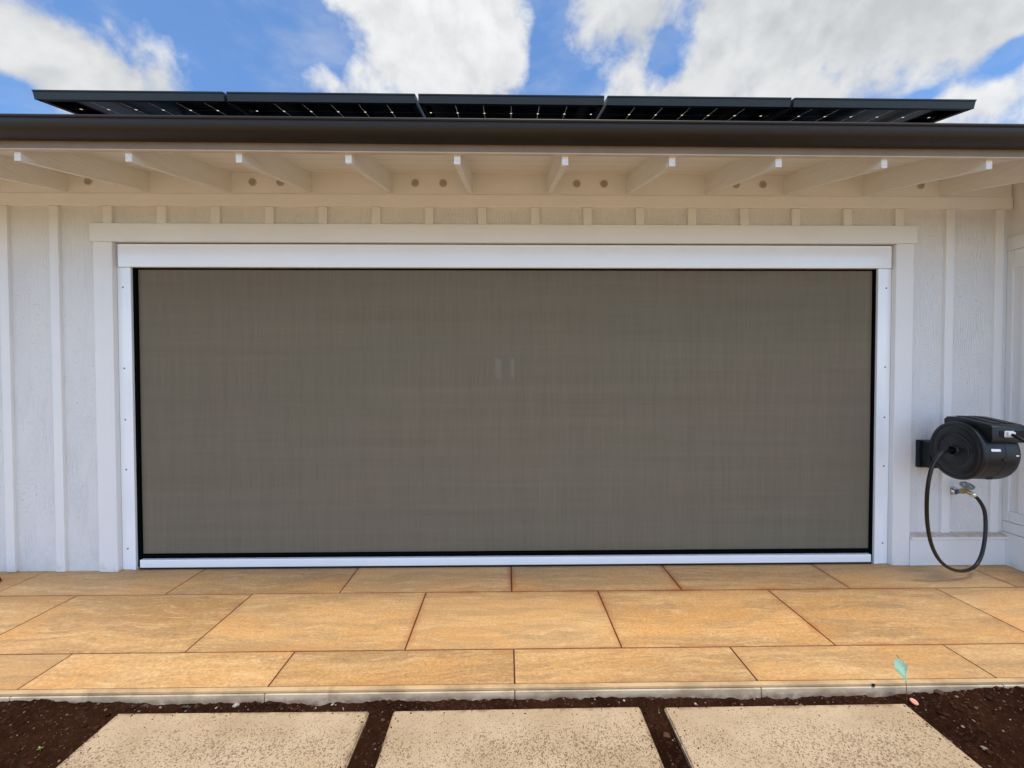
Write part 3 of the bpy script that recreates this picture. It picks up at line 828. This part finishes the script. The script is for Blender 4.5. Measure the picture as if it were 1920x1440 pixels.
for k in range(5):
    o = p0 if k == 0 else copy_tree(p0)
    x = -2.664 + k * 1.0825
    o.location = (x, -.870, 3.096 - .0028 * (x + .53)); o.rotation_euler = (math.atan(.25), R(.16), 0)
    tag(o, plabels[k], 'solar panel', 'solar panels in a row on the roof')
def rail(y):
    r = empty('mounting_rail', (0, 0, 0)); q = MB()
    zt = 3.097 + .25 * (y + .87) - .004
    q.box((-2.7, y - .02, zt - .052), (2.75, y + .02, zt - .004), .002); q.build('bar', MAT['alu'], r, shear=lambda c: -.0028 * (c.x + .53))
    for x in (-2.5, -1.3, -.1, 1.1, 2.5):
        q = MB(); q.box((x - .025, y - .022, SOF(y) + .030), (x + .025, y + .022, zt - .05)); q.build('foot', MAT['alu'], r)
    return r
for y, lab in ((.05, 'metal rail under the lower part of the solar panels'), (.62, 'metal rail under the upper part of the solar panels')):
    tag(rail(y), lab, 'rail', 'rails carrying the solar panels')

# ================================================================== STEPPING SLABS
slabels = ['left one of the three large pitted stone slabs, next to the wide bare soil at left',
           'middle one of the three large pitted stone slabs, soil gaps on both sides',
           'right one of the three large pitted stone slabs, near the little green flag']
for i, (xa, xb) in enumerate(SLABS):
    q = MB(); t = bmesh.new(); bmesh.ops.create_cube(t, size=1)
    for v in t.verts:
        v.co.x *= xb - xa; v.co.y = (v.co.y - .5) * (SY1 - SY0); v.co.z = (v.co.z - .5) * .10
    bmesh.ops.bevel(t, geom=t.edges[:], offset=.006, segments=2, affect='EDGES')
    q.add(t)
    o = q.build('stepping_slab', MAT['slab'], smooth=True)
    o.location = ((xa + xb) / 2, SY1, -.060); o.rotation_euler = (R(.1), 0, R((-.25, .35, .18)[i]))
    tag(o, slabels[i], 'paving slab', 'stone stepping slabs laid in the soil')

# ================================================================== HOSE REEL
reel = tag(empty('hose_reel', (3.275, -.330, .988), R(-7.5)), 'black wall mounted hose reel with a looped hose, right of the door opening', 'hose reel')
def reel_parts():
    r = .210
    # drum body with a moulded seam
    q = MB(); q.lathe([(.012, 0), (.012, .200), (.030, .2005), (.118, .2005), (.1195, .1985), (.1225, .1985), (.124, .2005), (.195, .2005), (.212, .197), (.222, .188), (.228, .165), (.230, .11), (.230, 0)], 72)
    q.build('drum', MAT['plastic'], reel, smooth=True)
    # side cover: rim, dished face, raised ring and hub collar
    q = MB(); q.lathe([(.014, .2), (.014, .206), (.006, .2095), (-.004, .2095), (-.012, .206), (-.0165, .198), (-.0165, .184), (-.0135, .180), (-.0125, .177), (-.0165, .172),
                       (-.0185, .160), (-.0205, .118), (-.0175, .113), (-.0175, .108), (-.021, .104), (-.022, .060), (-.024, .042), (-.034, .038), (-.036, .033), (-.034, .030), (-.010, .027), (-.008, 0)], 72)
    cov = q.build('side_cover', MAT['plastic'], reel, smooth=True)
    q = MB(); q.lathe([(-.0095, 0), (-.0095, .0265)], 32); q.build('hub_recess', MAT['dark'], cov)
    # moulded ridge that sweeps from the hub to the upper left of the cover
    pts = [(-.021, -math.cos(R(a)) * -.128 if False else .128 * math.cos(R(a)), .128 * math.sin(R(a))) for a in range(-8, 165, 8)]
    q = MB(); q.tube(pts, .0042, 8)
    q.tube([(-.021, .128 * math.cos(R(160)) + .25, 0) if False else (-.0215, .118, .030), (-.022, .07, .045), (-.023, .036, .036)], .004, 8)
    q.build('ridge', MAT['plastic'], cov, smooth=True)
    q = MB(); q.box((-.0195, .060, .006), (-.0165, .150, .011), .001); q.build('moulded_mark', MAT['plastic2'], cov)
    q = MB(); q.lathe([(-.05, 0), (-.05, .008), (-.040, .008), (-.040, .0115), (-.028, .0115), (-.028, .009), (-.009, .009)], 20)
    q.build('swivel_fitting', MAT['chrome'], cov, smooth=True)
    # top housing running from the back over the drum to the hose outlet
    prof = [(.14, .13), (.145, .215), (.120, .238), (.02, .240), (-.175, .213), (-.200, .204), (-.211, .190), (-.213, .105), (-.205, .092), (-.19, .088), (-.05, .12)]
    q = MB(); q.prism(prof, 'x', .030, .236, bev=.005)
    hs = q.build('guide_housing', MAT['plastic'], reel, smooth=True)
    q = MB()
    q.prism([(.10, .2395), (.02, .2415), (-.165, .2155), (-.165, .2195), (.018, .2465), (.10, .2445)], 'x', .075, .125, bev=.002)
    q.prism([(.10, .2395), (.02, .2415), (-.165, .2155), (-.165, .2195), (.018, .2465), (.10, .2445)], 'x', .150, .200, bev=.002)
    q.build('lid_panel', MAT['plastic2'], hs)
    q = MB(); q.box((.066, -.2150, .128), (.231, -.2100, .172), .004); q.build('outlet_slot', MAT['dark'], hs)
    q = MB(); q.box((.094, -.219, .1285), (.150, -.2140, .1715), .003)
    q.box((.104, -.232, .134), (.148, -.218, .166), .005, 2); q.build('hose_guide', MAT['white'], hs)
    q = MB(); q.tube(spline([(.126, -.205, .152), (.130, -.25, .140), (.140, -.31, .105), (.158, -.38, .055), (.19, -.46, -.02), (.26, -.56, -.16), (.40, -.62, -.35), (.60, -.60, -.60), (.78, -.5, -.80), (.95, -.42, -.90), (1.12, -.40, -.9625), (1.5, -.42, -.974), (2.2, -.45, -.975)], 6), .0105, 12)
    q.build('outlet_hose', MAT['hose'], reel, smooth=True)
    # stickers and seam clips on the drum
    def on_drum(x, ang, rr=.2012): return (x, -rr * math.cos(R(ang)), rr * math.sin(R(ang)))
    q = MB(); q.prism([(-.2016 * math.cos(R(a)), .2016 * math.sin(R(a))) for a in (13, 11, 9, 8)] + [(-.2006 * math.cos(R(a)), .2006 * math.sin(R(a))) for a in (8, 13)], 'x', .036, .092)
    q.build('sticker', MAT['label'], reel)
    q = MB(); q.lathe([(.0, 0), (.0, .0045), (.002, .0045)], 16, Matrix.Translation((.190, -.2018, .002)) @ Matrix.Rotation(R(90), 4, 'Z') @ Matrix.Scale(2.2, 4, (0, 1, 0)) ); q.build('sticker', MAT['label'], reel)
    for ang in (-8, -62):
        c = Vector(on_drum(.121, ang, .199))
        T = Matrix.Translation(c) @ Matrix.Rotation(R(-ang), 4, 'X')
        q = MB(); q.box((-.018, -.010, -.009), (.018, .004, .009), .003, 1, T); q.build('seam_clip', MAT['plastic'], reel)
reel_parts()
# bracket screwed to the wall and its pivot arms, in world axes
iM = reel.matrix_basis.inverted() if False else (Matrix.Translation((3.275, -.330, .988)) @ Matrix.Rotation(R(-7.5), 4, 'Z')).inverted()
q = MB(); q.box((3.305, -.030, .795), (3.425, -.001, 1.015), .004, 2, iM); q.box((3.318, -.105, .805), (3.47, -.030, 1.012), .006, 2, iM)
q.box((3.301, -.034, .955), (3.309, -.006, 1.003), .002, 1, iM); q.box((3.301, -.034, .806), (3.309, -.006, .850), .002, 1, iM)
br = q.build('wall_bracket', MAT['plastic'], reel, smooth=True)
q = MB(); q.box((3.40, -.20, .80), (3.47, -.09, .83), .004, 1, iM); q.build('pivot_arm', MAT['plastic'], br)
q = MB(); q.box((3.40, -.20, .985), (3.47, -.09, 1.012), .004, 1, iM); q.build('pivot_arm', MAT['plastic'], br)
# leader hose from the hub to the tap
hp = [(3.262, -.3305, .988), (3.232, -.338, .989), (3.190, -.360, .9935), (3.121, -.390, .990), (3.054, -.405, .958), (3.009, -.408, .884), (2.991, -.40, .753), (3.0, -.385, .595), (3.033, -.365, .434), (3.088, -.345, .29), (3.171, -.325, .175),
      (3.283, -.30, .103), (3.40, -.275, .076), (3.51, -.25, .093), (3.591, -.225, .158), (3.647, -.20, .266), (3.671, -.185, .381), (3.672, -.175, .49), (3.652, -.160, .560), (3.621, -.152, .600)]
q = MB(); q.tube(spline([iM @ Vector(p) for p in hp], 6), .0118, 14); q.build('leader_hose', MAT['hose'], reel, smooth=True)

# ================================================================== TAP
tap = tag(empty('garden_tap', (3.612, 0, .600)), 'small metal garden tap with a round handle on the white wall under the hose reel', 'tap')
# local axes: wall at y=0, outward -y
q = MB(); q.lathe([(-.0005, 0), (-.0005, .026), (-.008, .030), (-.022, .026), (-.030, .017)], 24, Matrix.Rotation(R(90), 4, 'Z')); q.build('flange', MAT['chrome'], tap, smooth=True)
q = MB(); q.tube([(0, -.018, 0), (-.012, -.06, .012), (-.018, -.085, .018)], [.014, .014, .015], 14); q.build('collar', MAT['blue'], tap, smooth=True)
q = MB(); q.tube([(-.016, -.075, .016), (-.022, -.10, .030), (-.026, -.112, .044)], [.018, .019, .013], 14); q.tube([(-.022, -.092, .026), (-.010, -.118, .018), (.000, -.126, .010)], [.015, .014, .013], 14); q.build('valve_body', MAT['brass'], tap, smooth=True)
hd = Vector((-.10, -.55, .83)).normalized(); hm = Matrix.Translation((-.028, -.116, .066)) @ Vector((1, 0, 0)).rotation_difference(Vector((-.10, -.45, .88)).normalized()).to_matrix().to_4x4()
q = MB(); q.lathe([(-.020, .006), (-.002, .006)], 12, hm); n = 28
ring = [(.0, .031 * math.cos(2 * math.pi * k / n) * (1 + .05 * math.cos(14 * math.pi * k / n)), .031 * math.sin(2 * math.pi * k / n) * (1 + .05 * math.cos(14 * math.pi * k / n))) for k in range(n + 1)]
q.tube(ring, .0068, 8, False, hm); q.lathe([(-.003, 0), (-.003, .010), (.003, .010), (.003, 0)], 14, hm)
for a in range(0, 360, 72): q.tube([(0, .008 * math.cos(R(a)), .008 * math.sin(R(a))), (0, .030 * math.cos(R(a)), .030 * math.sin(R(a)))], .004, 6, True, hm)
q.build('handle', MAT['handle'], tap, smooth=True)
q = MB(); q.tube([(-.002, -.124, .013), (.006, -.130, .002), (.008, -.1305, .0)], [.0165, .0165, .0145], 8); q.tube([(.004, -.130, .004), (.003, -.131, .012)], .0135, 12); q.build('hose_coupling', MAT['chrome'], tap, smooth=True)

tap.scale = (1.16, 1.16, 1.16)
# ================================================================== SMALL THINGS ON THE SOIL
fl = tag(empty('marker_flag', (1.952, -1.300, -.045)), 'small mint green marker flag on a thin wire stuck in the soil', 'flag')
wp = [(.004, 0, -.04), (.002, 0, .02), (-.006, 0, .10), (-.016, .002, .150), (-.036, .006, .195), (-.044, .008, .210)]
q = MB(); q.tube(spline(wp, 5), .0012, 6); q.build('wire', MAT['wire'], fl)
def flag():
    nu, nv = 10, 12; bm = bmesh.new(); V = []
    TL, TR, BR, BL = Vector((-.041, .007, .195)), Vector((-.006, -.012, .164)), Vector((-.018, -.014, .090)), Vector((-.055, .004, .137))
    for j in range(nv + 1):
        for i in range(nu + 1):
            u, v = i / nu, j / nv
            p = (TL * (1 - u) + TR * u) * (1 - v) + (BL * (1 - u) + BR * u) * v
            p = p + Vector((.006 * math.sin(v * 3.1) * -1 * (1 - u), -.010 * math.sin(u * 3.14) + .004 * math.sin(v * 5), .003 * math.sin(u * 4)))
            V.append(bm.verts.new(p))
    for j in range(nv):
        for i in range(nu):
            a = j * (nu + 1) + i; bm.faces.new((V[a], V[a + 1], V[a + nu + 2], V[a + nu + 1]))
    r = bmesh.ops.solidify(bm, geom=bm.faces[:], thickness=.0006)
    q = MB(); q.add(bm); q.build('flag_sheet', MAT['mint'], fl, smooth=True)
flag()
q = MB(); q.lathe([(-.004, 0), (-.004, .006), (-.002, .0065), (.002, .009), (.004, .014), (.0015, .0165), (-.004, .016)], 28, Matrix.Rotation(R(-90), 4, 'Y') @ Matrix.Identity(4))
o = q.build('plastic_cap', MAT['coral'], smooth=True); o.location = (1.985, -1.306, float(soil_h(1.985, -1.306)) + .006); o.rotation_euler = (R(14), R(10), 0)
tag(o, 'small round coral pink cap lying on the soil by the right slab corner', 'cap')
q = MB(); t = bmesh.new(); bmesh.ops.create_icosphere(t, subdivisions=2, radius=.0075)
for v in t.verts: v.co = Vector((v.co.x * .9, v.co.y * .8, v.co.z * 1.15)) * random.uniform(.85, 1.15)
q.add(t); q.tube([(.004, 0, .004), (.011, -.001, .005)], .0012, 6)
o = q.build('black_lump', MAT['dark'], smooth=True); o.location = (1.818, -1.2685, -.004)
tag(o, 'tiny black lump stuck on the patio edge left of the green flag', 'lump')
# dark sprig by the kerb
sp = tag(empty('dry_sprig', (2.545, -1.300, float(soil_h(2.545, -1.300)))), 'dark leafy sprig lying on the soil against the patio edge at far right', 'sprig')
q = MB(); ql = MB(); rs = random.Random(4)
for i in range(9):
    a = rs.uniform(-1.2, 1.2); L = rs.uniform(.03, .065)
    tip = Vector((math.sin(a) * L * 1.25, rs.uniform(-.03, .008), L * .55 + .006)); st = Vector((rs.uniform(-.03, .03), rs.uniform(-.03, 0), -.004))
    q.tube([st, (st + tip) * .55 + Vector((0, 0, .006)), st + tip], .0012, 5)
    for k in range(4):
        c = st + tip * (.4 + .2 * k); d = Vector((rs.uniform(-1, 1), rs.uniform(-.6, .2), rs.uniform(0, .8))).normalized() * .015; w = d.cross(Vector((0, 1, .3))).normalized() * .0045
        t = bmesh.new(); t.faces.new([t.verts.new(p) for p in (c, c + d * .5 + w, c + d, c + d * .5 - w)]); ql.add(t)
q.build('stem', MAT['twig'], sp); ql.build('leaf', MAT['twig'], sp)
# seedling in the left soil
sd_ = tag(empty('seedling', (-1.995, -1.500, float(soil_h(-1.995, -1.5)))), 'tiny bright green seedling alone in the soil left of the slabs', 'seedling')
q = MB(); q.tube([(0, 0, -.01), (.001, 0, .008)], .0009, 5); q.build('stem', MAT['leaf'], sd_)
q = MB()
for a in (20, 150, 260):
    d = Vector((math.cos(R(a)), math.sin(R(a)), .35)) * .012; w = Vector((-math.sin(R(a)), math.cos(R(a)), 0)) * .004; c = Vector((0, 0, .007))
    t = bmesh.new(); t.faces.new([t.verts.new(p) for p in (c, c + d * .55 + w, c + d, c + d * .55 - w)]); q.add(t)
q.build('leaf', MAT['leaf'], sd_)
# wood chip against the kerb at left
q = MB(); q.box((-.020, -.005, -.004), (.020, .005, .004), .003, 1); o = q.build('wood_chip', MAT['twig']); o.location = (-1.545, -1.282, float(soil_h(-1.545, -1.282)) + .006); o.rotation_euler = (.1, .12, .06)
tag(o, 'dark flat chip of wood lying on the soil against the patio edge at left', 'wood chip')
# dark red tipped wedge at the left picture edge
ws = tag(empty('rubber_wedge', (-3.845, -.185, 0)), 'black and dark red wedge standing on the patio at the left edge', 'wedge')
q = MB(); q.prism([(-.10, .012), (.052, .012), (.034, .055), (-.10, .055)], 'y', -.03, .03, bev=.003); q.build('body', MAT['black'], ws)
q = MB(); q.prism([(-.10, .0005), (.058, .0005), (.054, .0115), (-.10, .0115)], 'y', -.032, .032, bev=.002); q.build('foot', MAT['red'], ws)
